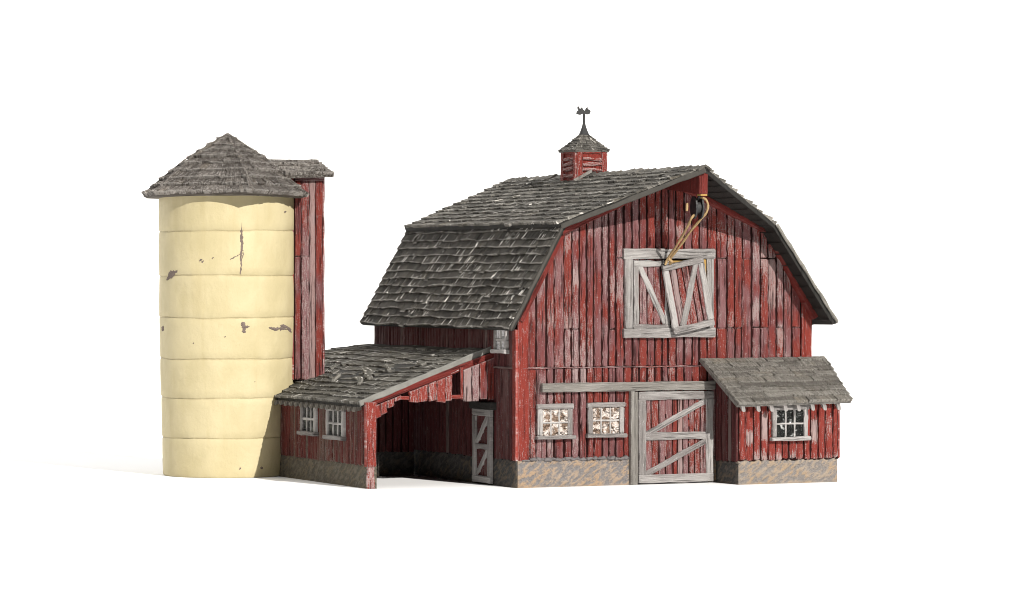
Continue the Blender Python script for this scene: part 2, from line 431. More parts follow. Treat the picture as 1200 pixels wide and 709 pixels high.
# fieldstone foundation
m = MB()
rough(m, (0, -.10, 0), X, -Y, -.04, 3.72, 0, .83, .035, mi=0)
rough(m, (0, -.06, 0), X, -Y, 6.5, 10.0, 0, .8, .03, step=.2, mi=0)
rough(m, (-.10, 0, 0), -Y, -X, -DP, .055, 0, .80, .04, step=.12, mi=1)
rough(m, (10.06, 0, 0), Y, X, 0, DP, 0, .8, .04, step=.25, mi=0)
rough(m, (0, DP + .06, 0), -X, Y, -10, 0, 0, .8, .04, step=.25, mi=1)
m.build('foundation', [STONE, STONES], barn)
# dark drip line where the boards end on the stone
m = MB()
for i in range(15):
    u = .1 + i * .235
    plank(m, V((u, -.02, .775 + R(-.015, .015))), X, Z, -Y, R(.24, .30), R(.06, .10), R(.10, .15), nseg=3, jit=.035, tone=.1, ch=.035)
m.build('drip_edge', plain('slate_drip', (.13, .12, .12), .8, .2, vary=.4), barn)

# roof --------------------------------------------------------------
bL, bLb = (1.33, -.35, 7.86), (1.33, 10.95, 7.86)
eL, eLb = (-.42, -.35, 4.74), (-.42, 10.95, 4.74)
tip, rb_ = (5.0, -2.42, 9.52), (5.0, 11.15, 9.44)
bR, bRb = (8.26, -.92, 7.86), (8.55, 10.95, 7.86)
eR, eRb = (10.38, -.92, 4.86), (10.42, 10.95, 4.74)
nLl, nLu, nRu, nRl = V((-.872, 0, .489)), V((-.42, 0, .907)), V((.44, 0, .898)), V((.816, 0, .577))
m = MB()
shingles(m, lin(eLb, bLb), lin(eL, bL), 13, .24, .068, nLl, seed=1, wav=.035, jit=.06, gap=.008)
n_low = len(m.f)
q = V((-.19, 0, .0))
shingles(m, lin(V(bLb) + q, rb_), lin(V(bL) + q, tip), 13, .30, .066, nLu, seed=2, wav=.03, jit=.07, gap=.008)
shingles(m, lin(V(tip) , V(bR) + V((.1, 0, -.05))).__call__ and (lambda v: V(bR).lerp(V(tip), v)), lambda v: V(bRb).lerp(V(rb_), v), 11, .34, .10, nRu, seed=3, wav=.03)
n_up = len(m.f)
shingles(m, lin(eR, bR), lin(eRb, bRb), 12, .34, .10, nRl, seed=4, wav=.03)
n_rl = len(m.f)
# ridge capping
for i in range(30):
    y = -2.46 + i * .455
    zz = 9.57 - .006 * (y + 2.4) + R(-.02, .03)
    pts = [V((4.78, y, zz - .09)), V((5, y, zz + .04)), V((5.2, y, zz - .08)), V((5.2, y + .46, zz - .10)), V((5, y + .46, zz)), V((4.78, y + .46, zz - .11))]
    lowp = [p - Z * .07 for p in pts]
    tn = random.random(); o_ = R(0, 30)
    m.add(pts + lowp, [(0, 1, 4, 5), (1, 2, 3, 4), (0, 1, 7, 6), (1, 2, 8, 7), (2, 3, 9, 8), (3, 4, 10, 9), (4, 5, 11, 10), (5, 0, 6, 11), (6, 7, 10, 11), (7, 8, 9, 10)], [(o_ + p.x, o_ + p.y) for p in pts + lowp], [(tn, .2, .5)] * 12)
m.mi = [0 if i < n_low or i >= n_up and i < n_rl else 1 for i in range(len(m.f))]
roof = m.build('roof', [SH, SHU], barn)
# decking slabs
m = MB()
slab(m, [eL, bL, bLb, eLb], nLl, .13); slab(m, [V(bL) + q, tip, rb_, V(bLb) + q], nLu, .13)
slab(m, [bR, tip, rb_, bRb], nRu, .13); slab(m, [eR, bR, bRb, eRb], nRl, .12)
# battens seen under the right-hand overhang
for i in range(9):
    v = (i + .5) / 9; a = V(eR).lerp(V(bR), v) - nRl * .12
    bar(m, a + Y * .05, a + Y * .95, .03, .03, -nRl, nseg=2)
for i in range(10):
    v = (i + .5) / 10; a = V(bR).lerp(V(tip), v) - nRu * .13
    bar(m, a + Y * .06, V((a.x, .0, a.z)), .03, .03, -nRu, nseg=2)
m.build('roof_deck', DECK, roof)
# grey worn rake edge on the left, pale lip on the right
m = MB()
bar(m, V(eL) + V((-.01, -.02, -.05)), V(bL) + V((-.02, -.02, -.07)), .09, .06, (0, -1, 0), nseg=14, jit=.015, edge=.3)
bar(m, V(bL) + V((-.08, -.03, -.10)), V(tip) + V((0, -.03, -.08)), .14, .07, V((-.5, -1, 0)).normalized(), nseg=16, jit=.015, edge=.3)
m.build('rake_edge', plain('worn_rake', (.055, .051, .045), .85, .2, vary=.4, sc_=5), roof)
m = MB()
bar(m, V(eR) + V((.05, -.03, 0)), V(bR) + V((.02, -.03, .0)), .08, .06, (0, -1, 0), nseg=14, jit=.02, edge=.6, wash=.2)
m.build('rake_edge', SH4, roof)
# red bargeboards on the gable
m = MB()
k = dict(nseg=8, jit=.01, tone=.25)
bar(m, (.05, -.02, 4.95), (1.47, -.02, 7.60), .14, .16, (0, -1, 0), **k)
bar(m, (1.32, -.02, 7.63), (4.99, -.02, 9.25), .27, .26, (0, -1, 0), **k)
bar(m, (5.01, -.02, 9.17), (8.50, -.02, 7.62), .17, .30, (0, -1, 0), **k)
bar(m, (8.46, -.02, 7.66), (10.06, -.02, 5.0), .20, .30, (0, -1, 0), **k)
m.build('bargeboard', TRIMRED, barn)
m = MB()
plank(m, V((4.87, -2.28, 8.72)), Z, X, -Y, .64, .27, .06, nseg=2, tone=.1, l0=.0, jit=.006)
pts = [(4.88, .1, 8.93), (4.88, -2.27, 8.72), (4.88, -2.27, 9.36), (4.88, .1, 9.36)]
slab(m, pts, (-1, 0, 0), .25)
hb = m.build('hay_beam', TRIMRED, barn)
m = MB(); box(m, (4.90, -2.33, 8.675), (5.12, -2.1, 8.718)); m.build('beam_cap', GOLD, hb)

# cupola -----------------------------------------------------------
cx, cy, hw = 5.02, 5.62, .52
m = MB()
box(m, (cx - hw, cy - hw, 9.0), (cx + hw, cy + hw, 10.27), data=(.4, 0, 0))
for (O, U, N) in (((cx - hw, cy - hw, 9.1), X, -Y), ((cx - hw, cy + hw, 9.1), -Y, -X), ((cx + hw, cy - hw, 9.1), Y, X), ((cx + hw, cy + hw, 9.1), -X, Y)):
    O = V(O)
    plank(m, O, Z, U, N, 1.17, .19, .06, tone=.35, wash=.12); plank(m, O + U * (2 * hw - .17), Z, U, N, 1.17, .17, .06, tone=.35, wash=.12)
    plank(m, O + U * .19 + Z * 1.05, U, Z, N, 2 * hw - .36, .12, .055, tone=.3)
cup = m.build('cupola', RED2, barn)
m = MB()
for (O, U, N) in (((cx - hw, cy - hw, 9.1), X, -Y), ((cx - hw, cy + hw, 9.1), -Y, -X), ((cx + hw, cy - hw, 9.1), Y, X), ((cx + hw, cy + hw, 9.1), -X, Y)):
    for j, z in enumerate((.40, .57, .74, .91)):
        P = V(O) + U * .2 + Z * (z + R(-.015, .015)); Q = V(O) + U * (2 * hw - .18) + Z * (z + R(-.05, .05))
        bar(m, P - Z * .02, Q - Z * .02, .10, .07, (N - Z * .3).normalized(), nseg=3, tone=.5, wash=.3, jit=.018)
m.build('louvre', RED2, cup)
m = MB()
E_, z0, z1, za = .61, 10.25, 10.47, 10.80
cs = [(-1, -1), (1, -1), (1, 1), (-1, 1)]
for q in range(4):
    a, b = cs[q], cs[(q + 1) % 4]
    n = V((a[0] + b[0], a[1] + b[1], 2.2))
    n2 = V((a[0] + b[0], a[1] + b[1], 1.5))
    pt = lambda c, e, z: V((cx + c[0] * e, cy + c[1] * e, z))
    shingles(m, lin(pt(a, E_, z0), pt(a, .38, z1)), lin(pt(b, E_, z0), pt(b, .38, z1)), 3, .17, .04, n, wav=.008)
    shingles(m, lin(pt(a, .38, z1), pt(a, .07, za)), lin(pt(b, .38, z1), pt(b, .07, za)), 3, .14, .04, n2, wav=.008)
    m.add([pt(a, E_, z0), pt(b, E_, z0), pt(b, .38, z1), pt(a, .38, z1), pt(b, .07, za), pt(a, .07, za), pt(a, E_ - .02, z0 - .05), pt(b, E_ - .02, z0 - .05), V((cx, cy, z0 - .05))],
          [(0, 1, 2, 3), (3, 2, 4, 5), (0, 1, 7, 6), (6, 7, 8)], None, [(.4, .2, .5)] * 9)
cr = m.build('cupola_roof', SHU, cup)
m = MB()
tube(m, [(cx, cy, 10.76), (cx, cy, 10.9), (cx, cy, 11.05), (cx, cy, 11.15), (cx, cy, 11.50)], [.17, .11, .06, .04, .032], 10)
def flat_shape(m, O, U, N, outline, t):
    O = V(O); slab(m, [O + U * a + Z * b + N * (t / 2) for a, b in outline], N, t)
vd = V((.93, -.36, 0)).normalized(); vn = V((-.36, -.93, 0)).normalized()
flat_shape(m, (cx, cy, 11.45), vd, vn, [(-.03, -.02), (-.12, -.06), (-.25, -.03), (-.23, .06), (-.18, .09), (-.22, .17), (-.18, .22), (-.13, .13), (-.07, .19), (-.03, .12), (.02, .07), (.06, .16), (.11, .20), (.12, .13), (.18, .10), (.21, .05), (.19, -.02), (.10, -.05), (.05, -.03)], .10)
m.build('weathervane', VANE, cup)
# pale flashing at the cupola foot
m = MB()
slab(m, [V((4.38, 5.06, 9.33)), V((4.5, 5.0, 9.40)), V((5.0, 5.02, 9.66)), V((5.0, 5.0, 9.56)), V((4.42, 5.0, 9.26))], (0, -1, 0), .06)
m.build('flashing', GREYW, cup)

# loft opening, doors ------------------------------------------------
m = MB()
plank(m, V((3.46, -.02, 6.80)), X, Z, -Y, 3.13, .31, .17, nseg=7, jit=.018, tone=.5)
plank(m, V((3.45, -.02, 4.43)), X, Z, -Y, 3.13, .28, .20, nseg=7, jit=.018, tone=.5)
plank(m, V((3.52, -.02, 4.71)), Z, X, -Y, 2.09, .26, .15, nseg=5, jit=.014, tone=.4)
plank(m, V((6.30, -.02, 4.71)), Z, X, -Y, 2.09, .24, .15, nseg=5, jit=.014, tone=.5)
m.build('loft_frame', WHITE, barn)
m = MB(); box(m, (4.6, .06, 4.5), (6.5, .2, 7.0), data=(.3, 0, 0)); m.build('loft_backing', GROOVE, barn)
m = MB(); plank(m, V((6.12, -.09, 5.3)), Z, X, -Y, 1.50, .17, .05, tone=.5); plank(m, V((4.95, -.0, 6.68)), X, Z, -Y, 1.2, .10, .05); m.build('loft_stud', GOLD, barn)
def zdoor(parent, name, M, w, h, fw, diag, bw=.22, red=None, label=None, dw=.17, t=.05, rails=()):
    """boarded door with a proud frame and brace: built flat at the origin, laid in place by the matrix M"""
    b = MB(); wall(b, (0, 0, 0), X, -Y, .04, w - .04, .04, h - .04, bw=bw, t=t, wash=(-.05, .25), gap=.03)
    f = MB(); N = -Y; kk = dict(jit=.014, nseg=5)
    for z in (0, h - fw): plank(f, V((0, -.0, z)), X, Z, N, w, fw, t + .075, **kk)
    for x in (0, w - fw): plank(f, V((x, -.0, fw)), Z, X, N, h - 2 * fw, fw, t + .065, **kk)
    for z in rails: plank(f, V((fw, -.0, z)), X, Z, N, w - 2 * fw, fw * .9, t + .06, **kk)
    for (p, q) in diag: bar(f, (p[0], 0, p[1]), (q[0], 0, q[1]), dw, t + .045, N, **kk)
    for q in (b, f): q.v = [M(p) for p in q.v]
    d = b.build(name, [red or RED, GROOVE], parent)
    if label: d['label'] = label
    f.build('door_frame', WHITE, d)
    return d
def place(O, ang=0, lean=0, yaw=0):
    from mathutils import Matrix
    mm = Matrix.Translation(V(O)) @ Matrix.Rotation(yaw, 4, 'Z') @ Matrix.Rotation(ang, 4, 'Y') @ Matrix.Rotation(lean, 4, 'X')
    return lambda p: mm @ p
d1 = zdoor(barn, 'loft_door', place((3.80, -.06, 4.66)), 1.24, 2.09, .17, [((.2, 1.95), (1.08, .2))], label='left loft door still square in its frame')
d2 = zdoor(barn, 'loft_door', place((5.06, -.30, 4.53), ang=-.195, lean=.0, yaw=-.02), 1.40, 2.12, .19, [((.34, .16), (1.14, 1.96))], label='right loft door hanging crooked off its hinges', dw=.18)

# sliding door, rail, post ------------------------------------------------
m = MB(); plank(m, V((.72, -.06, 2.83)), X, Z, -Y, 5.85, .27, .16, nseg=24, jit=.008, tone=.5, edge=.3); m.build('door_rail', GREYW, barn)
sd = zdoor(barn, 'sliding_door', place((3.96, -.08, .04)), 2.56, 2.76, .25, [((.22, 1.44), (2.42, 2.52)), ((.24, .26), (2.40, 1.28))], bw=.215, dw=.17, rails=(1.30,))
m = MB()
plank(m, V((3.68, -.06, .0)), Z, X, -Y, 2.82, .14, .17, nseg=9, jit=.008, tone=.4); plank(m, V((3.84, -.05, .0)), Z, X, -Y, 2.80, .11, .10, nseg=9, jit=.008, tone=.1)
m.build('door_post', GREYW, barn)
window(barn, (.60, -.07, 1.43), X, -Y, 1.15, 1.05, 3, 2, PANE1)
window(barn, (2.27, -.07, 1.45), X, -Y, 1.21, 1.05, 3, 2, PANE1)
# side: little window under the eave, lintel, plank door in the shed
window(barn, (-.08, 1.33, 3.98), -Y, -X, .86, .80, 2, 2, PANE3, fw=.10, mull=.07)
sdoor = MB()
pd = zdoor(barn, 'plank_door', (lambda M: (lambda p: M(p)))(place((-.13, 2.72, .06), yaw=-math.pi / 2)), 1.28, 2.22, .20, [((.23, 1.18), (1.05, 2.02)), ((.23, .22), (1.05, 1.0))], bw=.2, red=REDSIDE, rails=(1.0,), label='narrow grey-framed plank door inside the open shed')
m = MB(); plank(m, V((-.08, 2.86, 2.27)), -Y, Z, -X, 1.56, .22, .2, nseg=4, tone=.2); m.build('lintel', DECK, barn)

# ================================================================== OPEN SHED (lean-to)
SX, SY, SB = -4.15, 1.5, 7.3
shed = thing('lean_to_shed', 'open-fronted red lean-to with sagging grey shingle roof between silo and barn', 'shed', (-2.1, 4.8, 0))
sl = .355
zr = lambda x: 4.10 + sl * x
nS = V((-sl, 0, 1)).normalized()
def yb(x):                                   # rear edge: sweeps round the silo
    pts = [(-4.5, 8.3), (-4.22, 8.53), (-3.6, 9.2), (-2.95, 10.76), (-2.4, 12.2), (-1.78, 13.2), (-.9, 13.1), (-.41, 11.9), (0, 10.8)]
    for (a, p), (b, q) in zip(pts, pts[1:]):
        if a <= x <= b: return p + (q - p) * (x - a) / (b - a)
    return 8.3
yf = lambda x: 1.80 + .1 * (x / 4.4) * 2
sag = lambda x, y: -.07 * math.sin(math.pi * min(1, max(0, -x / 4.4))) * math.sin(math.pi * min(1, max(0, (y - 2) / 8))) + .05 * noise.noise(V((x * .6, y * .5, 2)))
xs = lambda v: -4.46 + 4.40 * v
m = MB()
for i in range(13):                           # courses run back from the front edge
    v0, v1 = i / 13, min(1, (i + 1.3) / 13)
    x0, x1 = xs(v0), xs(v1)
    A, B = V((x0, yf(x0), zr(x0))), V((x0, yb(x0), zr(x0))); TA, TB = V((x1, yf(x1), zr(x1))), V((x1, yb(x1), zr(x1)))
    shingles(m, (lambda A, TA: lambda v: A.lerp(TA, v))(A, TA), (lambda B, TB: lambda v: B.lerp(TB, v))(B, TB), 1, .28, .062, nS, over=1, wav=.03, jit=.08, gap=.008, seed=20 + i,
             lift=lambda p, i_: .05 if (-3.1 < p.x < -1.8 and 3.9 < p.y < 6.2 and random.random() < .3) else 0)
# torn shingles lying askew
for (px, py, a, w_, l_) in ((-2.75, 4.6, .5, .16, .9), (-2.4, 5.3, .35, .14, 1.0), (-2.2, 5.9, .2, .12, .6), (-3.2, 4.4, .8, .15, .5), (-2.0, 4.9, .5, .1, .7), (-3.1, 6.8, 1.2, .12, .5), (-1.6, 3.2, .2, .12, .5)):
    D_ = V((math.sin(a) * .4, math.cos(a), sl * math.sin(a) * .4)).normalized()
    bar(m, V((px, py, zr(px) + .05)), V((px, py, zr(px) + .12)) + D_ * l_, w_, .09, nS, nseg=3, jit=.03, tone=.9, wash=.9, edge=1)
for p in m.v: p.z += sag(p.x, p.y) * (1 if p.x > -4.3 else .4)
lroof = m.build('roof', SH2, shed)
m = MB()
out = [(-4.40, yf(-4.4) + .02)] + [(x, yb(x) - .02) for x in (-4.4, -4.22, -3.6, -2.95, -2.4, -1.78, -.9, -.41, -.03)] + [(-.03, 1.82)]
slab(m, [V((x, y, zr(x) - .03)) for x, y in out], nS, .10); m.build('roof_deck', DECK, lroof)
m = MB()
bar(m, (-4.44, yf(-4.4) - .02, zr(-4.44) + .0), (.0, 1.80, zr(0) + .01), .17, .09, (0, -1, 0), nseg=18, jit=.016, edge=.8, wash=.1)
m.build('rake_edge', plain('worn_rake_light', (.17, .165, .15), .85, .2, vary=.4, sc_=5), lroof)
m = MB(); bar(m, (-4.2, 1.66, 2.48), (0, 1.66, 3.92), .17, .09, (0, -1, 0), nseg=9, tone=.2, jit=.012); m.build('bargeboard', TRIMRED, shed)
# rafter tails along the eave
t0 = MB(); bar(t0, (-4.16, 1.9, 2.47), (-4.47, 1.9, 2.40), .11, .14, (-.3, 0, -1), nseg=2, tone=.5, edge=.6)
tail = t0.build('rafter_tail', SH4, shed)
for i in range(1, 16):
    c = tail.copy(); COL.objects.link(c); c.parent = shed; c.location = tail.location + V((0, i * .42 * S, R(-.015, .015) * S))
# walls
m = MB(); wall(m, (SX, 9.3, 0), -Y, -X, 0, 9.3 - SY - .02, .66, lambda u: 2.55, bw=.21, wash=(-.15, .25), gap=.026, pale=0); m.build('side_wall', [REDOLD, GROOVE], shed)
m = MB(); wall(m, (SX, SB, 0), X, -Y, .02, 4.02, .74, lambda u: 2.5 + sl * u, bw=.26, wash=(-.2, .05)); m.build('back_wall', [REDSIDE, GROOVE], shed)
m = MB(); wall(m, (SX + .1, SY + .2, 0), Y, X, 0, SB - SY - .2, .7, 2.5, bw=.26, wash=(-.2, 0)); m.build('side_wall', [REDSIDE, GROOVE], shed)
m = MB()
rough(m, (SX - .07, 9.3, 0), -Y, -X, 0, 9.3 - SY + .02, 0, .69, .025, step=.1, taper=.04, thick=.3, mi=0)
rough(m, (SX, SB - .05, 0), X, -Y, .05, 4.0, 0, .76, .05, step=.14, mi=1)
rough(m, (SX + .15, SY + .2, 0), Y, X, 0, SB - SY - .3, 0, .72, .03, step=.14, mi=1, thick=.15)
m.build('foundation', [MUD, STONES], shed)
# front frame: post, arched bracket, ragged boards with gaps
m = MB()
plank(m, V((-4.30, 1.52, .66)), Z, X, -Y, 1.90, .33, .16, nseg=8, jit=.014, tone=.1, wash=.1)
plank(m, V((-4.24, 1.52, .0)), Z, X, -Y, .70, .24, .10, nseg=3, jit=.02, tone=.4, wash=.35)
m.build('post', RED2, shed)
m = MB()
bd = [(-3.97, -3.78, 2.08), (-3.77, -3.58, 2.19), (-3.57, -3.37, 2.38), (-3.36, -3.13, 2.57), (-2.86, -2.58, 2.55), (-2.56, -2.26, 2.54), (-2.24, -1.99, 2.56), (-1.97, -1.70, 2.54), (-1.68, -1.47, 2.56)]
for a, b, zb_ in bd:
    zt_ = 3.88 + sl * a - .02
    plank(m, V((a, 1.55, zb_)), Z, X, -Y, zt_ - zb_, b - a, .10 * R(.8, 1.3), nseg=5, jit=.016, wash=R(.0, .22), r0=.05 if a < -3.3 else R(-.04, .04), r1=sl * (b - a), edge=.9)
for a, b in ((-3.16, -2.84), (-1.50, -1.15)):
    plank(m, V((a, 1.56, 2.62)), X, Z, -Y, b - a, .11, .06, nseg=2, tone=.1, jit=.01)
plank(m, V((-1.17, 1.56, 2.60)), Z, X, -Y, .95, .07, .08, nseg=3, tone=.1)
m.build('gable_board', RED2, shed)
m = MB()
for a, b, zb_, ws in ((-1.09, -.85, 2.54, .7), (-.82, -.58, 2.54, .3), (-.56, -.32, 2.6, -.1), (-.30, -.05, 2.58, -.1)):
    zt_ = 3.88 + sl * a - .02
    plank(m, V((a, 1.55, zb_)), Z, X, -Y, zt_ - zb_, b - a, .10 * R(.8, 1.3), nseg=5, jit=.016, wash=ws, r1=sl * (b - a), edge=.9)
gb = m.build('gable_board', RED, shed); gb['label'] = 'greyed ragged boards beside the barn wall'
m = MB()
for (a, z) in ((-3.14, 2.92), (-1.48, 3.36)):
    bar(m, (a, 1.62, z), (a + .3, 1.62, z + .13), .05, .05, (0, -1, 0), nseg=2, tone=.95, wash=.9, edge=1)
m.build('bright_sliver', WHITE, shed)  # white strips put in for the bright slivers of light above the openings
window(shed, (SX - .08, 6.52, 1.40), -Y, -X, 1.22, 1.02, 3, 2, PANE4, fw=.14, mull=.07)
window(shed, (SX - .08, 4.45, 1.36), -Y, -X, 1.36, 1.02, 3, 2, PANE4, fw=.15, mull=.07)

# ================================================================== SIDE SHED
ann = thing('side_shed', 'small bright red shed with pale shingle roof against the right of the barn front', 'shed', (8.4, -.7, 0))
ax0, ax1, ay = 6.70, 10.18, -1.42
zA = lambda y: 3.72 + (y + .05) * .735          # roof line front to back
m = MB(); wall(m, (ax0, ay + .02, 0), X, -Y, .0, ax1 - ax0, .70, 2.70, bw=.275, wash=(-.1, .1), rag=.05, pale=0, washf=lambda u, z: .75 * max(0, 1 - (z - .7) / .42) * (.6 + noise.noise(V((u * 6, 0, 2)))) + sum(.9 * max(0, 1 - ((u - a) / .10) ** 2) * max(0, 1 - ((z - b) / c) ** 2) for a, b, c in ((.27, 1.65, .5), (.93, 1.75, .5), (2.62, 1.6, .45), (3.06, 1.75, .5), (.42, 1.4, .25))) + noise.noise(V((u * 2.5, z, 1))) * .2 - .1); m.build('front_wall', [RED2, GROOVE], ann)
m = MB(); wall(m, (ax0, -.05, 0), -Y, -X, 0, -.05 - ay, .66, lambda u: zA(-.05 - u) - .12, bw=.19, wash=(-.15, .1)); m.build('side_wall', [REDSIDE, GROOVE], ann)
m = MB(); wall(m, (ax1, ay, 0), Y, X, 0, -.05 - ay, .70, lambda u: zA(ay + u) - .12, bw=.25, wash=(-.15, .1)); m.build('side_wall', [RED2, GROOVE], ann)
m = MB(); box(m, (ax0 + .06, ay + .1, .1), (ax1 - .06, -.1, 2.5)); m.build('core', GROOVE, ann)
m = MB()
rough(m, (0, ay - .06, 0), X, -Y, ax0 - .03, ax1 - .06, 0, .70, .03, mi=0)
rough(m, (ax0 - .05, 0, 0), -Y, -X, .05, -ay + .04, 0, .66, .03, mi=1)
rough(m, (ax1 - .02, 0, 0), Y, X, ay, 0, 0, .70, .03, mi=0)
m.build('foundation', [STONEB, STONES], ann)
fl, fr, bl, br = V((6.44, -1.86, 2.44)), V((10.42, -1.86, 2.50)), V((6.12, -.06, 3.78)), V((10.50, -.06, 3.80))
nA = V((0, -.6, .8)).normalized()
m = MB(); shingles(m, lin(fl, bl), lin(fr, br), 9, .7, .075, nA, seed=31, wav=.02, jit=.14, gap=.03)
ar = m.build('roof', SH4, ann)
m = MB(); slab(m, [fl + V((0, .04, .0)), fr + V((0, .04, 0)), br, bl], nA, .11); m.build('roof_deck', GREYW, ar)
t0 = MB(); bar(t0, (6.64, -1.40, 2.68), (6.64, -1.80, 2.37), .11, .17, (0, -.3, -1), nseg=2, tone=.6, edge=.8)
tail = t0.build('rafter_tail', WHITE, ann)
for x in (7.16, 7.62, 8.10, 8.56, 9.05, 9.47, 9.97):
    c = tail.copy(); COL.objects.link(c); c.parent = ann; c.location = tail.location + V(((x - 6.64) * S, 0, R(-.015, .01) * S))
window(ann, (7.80, ay - .06, 1.30), X, -Y, 1.24, 1.08, 3, 2, PANE2, fw=.15)

# ================================================================== SILO
sx, sy = -5.30, 10.2
silo = thing('silo', 'cream cylindrical silo with chipped paint, pointed shingle roof and tall red chute', 'silo', (sx, sy, 0))
A_, F_ = V((.9026, -.4305, 0)), V((.4305, .9026, 0))       # across and away, for placing details round the drum
seams = [0, 1.22, 2.47, 3.69, 4.98, 6.30, 7.69, 8.95]
def rad(z): return 2.03 + .12 * min(1, z / 5.0)
SEG = 144; m = MB(); rows = []
for i in range(7):
    a, b = i, i + 1
    for q, dr in ((0, -.030), (.012, -.012), (.035, .004), (.2, .008), (.4, .01), (.6, .008), (.8, .006), (.96, .0), (.988, -.012)): rows.append((a, b, q, dr))
rows.append((6, 7, 1, 0))
pts, dat = [], []
for (a, b, q, dr) in rows:
    for k in range(SEG):
        th = 2 * math.pi * k / SEG; c_, s_ = math.cos(th), math.sin(th)
        wob = lambda j: 0 if j == 0 else .035 * noise.noise(V((c_ * 2, s_ * 2, j * 3.1))) + .012 * noise.noise(V((c_ * 7, s_ * 7, j)))
        z = (seams[a] + wob(a)) * (1 - q) + (seams[b] + wob(b)) * q
        r = rad(z) + dr * (1 + .6 * noise.noise(V((c_ * 3, s_ * 3, a)))) + .012 * noise.noise(V((c_ * 1.6, s_ * 1.6, z * .8))) + .01 * noise.noise(V((0, 0, a * 7.7)))
        pts.append((sx + r * c_, sy + r * s_, z))
        e = (.75 if dr <= -.03 and a else (.3 if dr <= -.012 and a else 0)) * (.45 + .8 * noise.noise(V((c_ * 2.2, s_ * 2.2, a * 2))))
        dat.append((.5, max(0, min(1, e)), 0))
nr = len(rows)
fs = [[j * SEG + k, j * SEG + (k + 1) % SEG, (j + 1) * SEG + (k + 1) % SEG, (j + 1) * SEG + k] for j in range(nr - 1) for k in range(SEG)]
fs += [list(range(SEG)), [(nr - 1) * SEG + k for k in range(SEG)]]
m.add(pts, fs, None, dat)
m.build('drum', SILO, silo, smooth=True)
# chips and cracks where the cream coat has broken away
def on_silo(a, z, lift):
    r = rad(z) + lift; a = max(-r * .98, min(r * .98, a))
    return V((sx, sy, z)) + A_ * a - F_ * math.sqrt(r * r - a * a)
def chip(mb, path, ws):
    P = smooth_path([(a, 0, z) for a, z in path], 5); n = len(P)
    L, Q = [], []
    for i, p in enumerate(P):
        d = (P[min(i + 1, n - 1)] - P[max(i - 1, 0)]).normalized(); pr = V((-d.z, 0, d.x))
        s_ = i / (n - 1); w = 1.7 * ws[0] * (math.sin(math.pi * min(1, max(0, s_))) ** .7) * R(.35, 1.3) + .008
        L.append(p + pr * w * R(.5, 1.2)); Q.append(p - pr * w * R(.5, 1.2))
    lo = .002; hi = .022
    pts = [on_silo(q.x, q.z, .0) for q in L] + [on_silo(q.x, q.z, hi) for q in P] + [on_silo(q.x, q.z, 0) for q in Q]
    fs = [[i, i + 1, n + i + 1, n + i] for i in range(n - 1)] + [[n + i, n + i + 1, 2 * n + i + 1, 2 * n + i] for i in range(n - 1)]
    mb.add(pts, fs); mb.build('chip', CHIP, silo)
class NB:
    def add(s, p, f): MB_ = MB(); MB_.add(p, f); s.q = MB_
    def build(s, *a): s.q.build(*a)
m = NB()
chip(m, [(.62, 7.95), (.60, 7.5), (.63, 7.2), (.58, 6.9), (.60, 6.65), (.56, 6.33)], (.11,)); chip(m, [(.60, 6.98), (.45, 6.9), (.25, 6.8)], (.05,))
chip(m, [(.57, 7.5), (.61, 7.3), (.60, 7.1), (.57, 6.95)], (.075,)); chip(m, [(.62, 7.15), (.66, 6.98), (.61, 6.8)], (.06,)); chip(m, [(.54, 6.98), (.62, 6.9)], (.05,))
chip(m, [(-1.82, 6.15), (-1.65, 6.32), (-1.42, 6.45)], (.08,)); chip(m, [(-1.6, 6.4), (-1.5, 6.42)], (.04,))
chip(m, [(.62, 4.86), (.68, 4.66), (.66, 4.52)], (.07,)); chip(m, [(.58, 4.78), (.72, 4.7), (.85, 4.72)], (.03,))
chip(m, [(1.42, 4.68), (1.6, 4.62), (1.8, 4.64), (2.05, 4.58)], (.05,)); chip(m, [(1.75, 4.74), (1.95, 4.66), (2.06, 4.5)], (.05,)); chip(m, [(-1.95, 4.72), (-1.99, 4.55)], (.05,))
for (a, z, w) in ((-.66, 6.79, .05), (-.60, 6.74, .04), (-.28, 6.85, .035), (.1, 4.4, .02), (-.9, 4.2, .02), (1.0, 3.0, .02), (1.2, .3, .03), (1.9, 8.3, .03), (.55, .3, .03)):
    chip(m, [(a - w, z - w), (a, z), (a + w, z + w * .4)], (w,))
# pointed roof: an irregular hexagon of courses
cor = [(2.56, -1.05), (1.02, -2.84), (-2.10, -2.02), (-2.66, -.1), (-1.7, 2.3), (1.2, 2.6)]
zc = [8.80, 8.86, 8.84, 8.80, 8.8, 8.8]
C3 = [V((sx, sy, z)) + A_ * a + F_ * f for (a, f), z in zip(cor, zc)]
ap = V((sx, sy, 10.72))
m = MB(); kn = []
for p in C3:                                   # slight bell: hips bulge a little midway
    kn.append(p.lerp(ap, .5) + Z * .13)
for i in range(6):
    a, b = C3[i], C3[(i + 1) % 6]; ka, kb = kn[i], kn[(i + 1) % 6]
    n = (b - a).cross(ap - a).normalized(); n = n if n.z > 0 else -n
    hw_ = lambda v, p, q: (p.lerp(q, v / .52) if v < .52 else q.lerp(ap, (v - .52) / .48))
    shingles(m, (lambda p, q: lambda v: hw_(v, p, q))(a, ka), (lambda p, q: lambda v: hw_(v, p, q))(b, kb), 9, .2, .12, n, wav=.03, jit=.14, over=1.3, drop=0)
    bar(m, a + Z * .05, ka + Z * .06, .13, .05, Z, nseg=8, jit=.03, tone=.5, edge=.3); bar(m, ka + Z * .06, ap + Z * .04, .11, .05, Z, nseg=8, jit=.03, tone=.5, edge=.3)
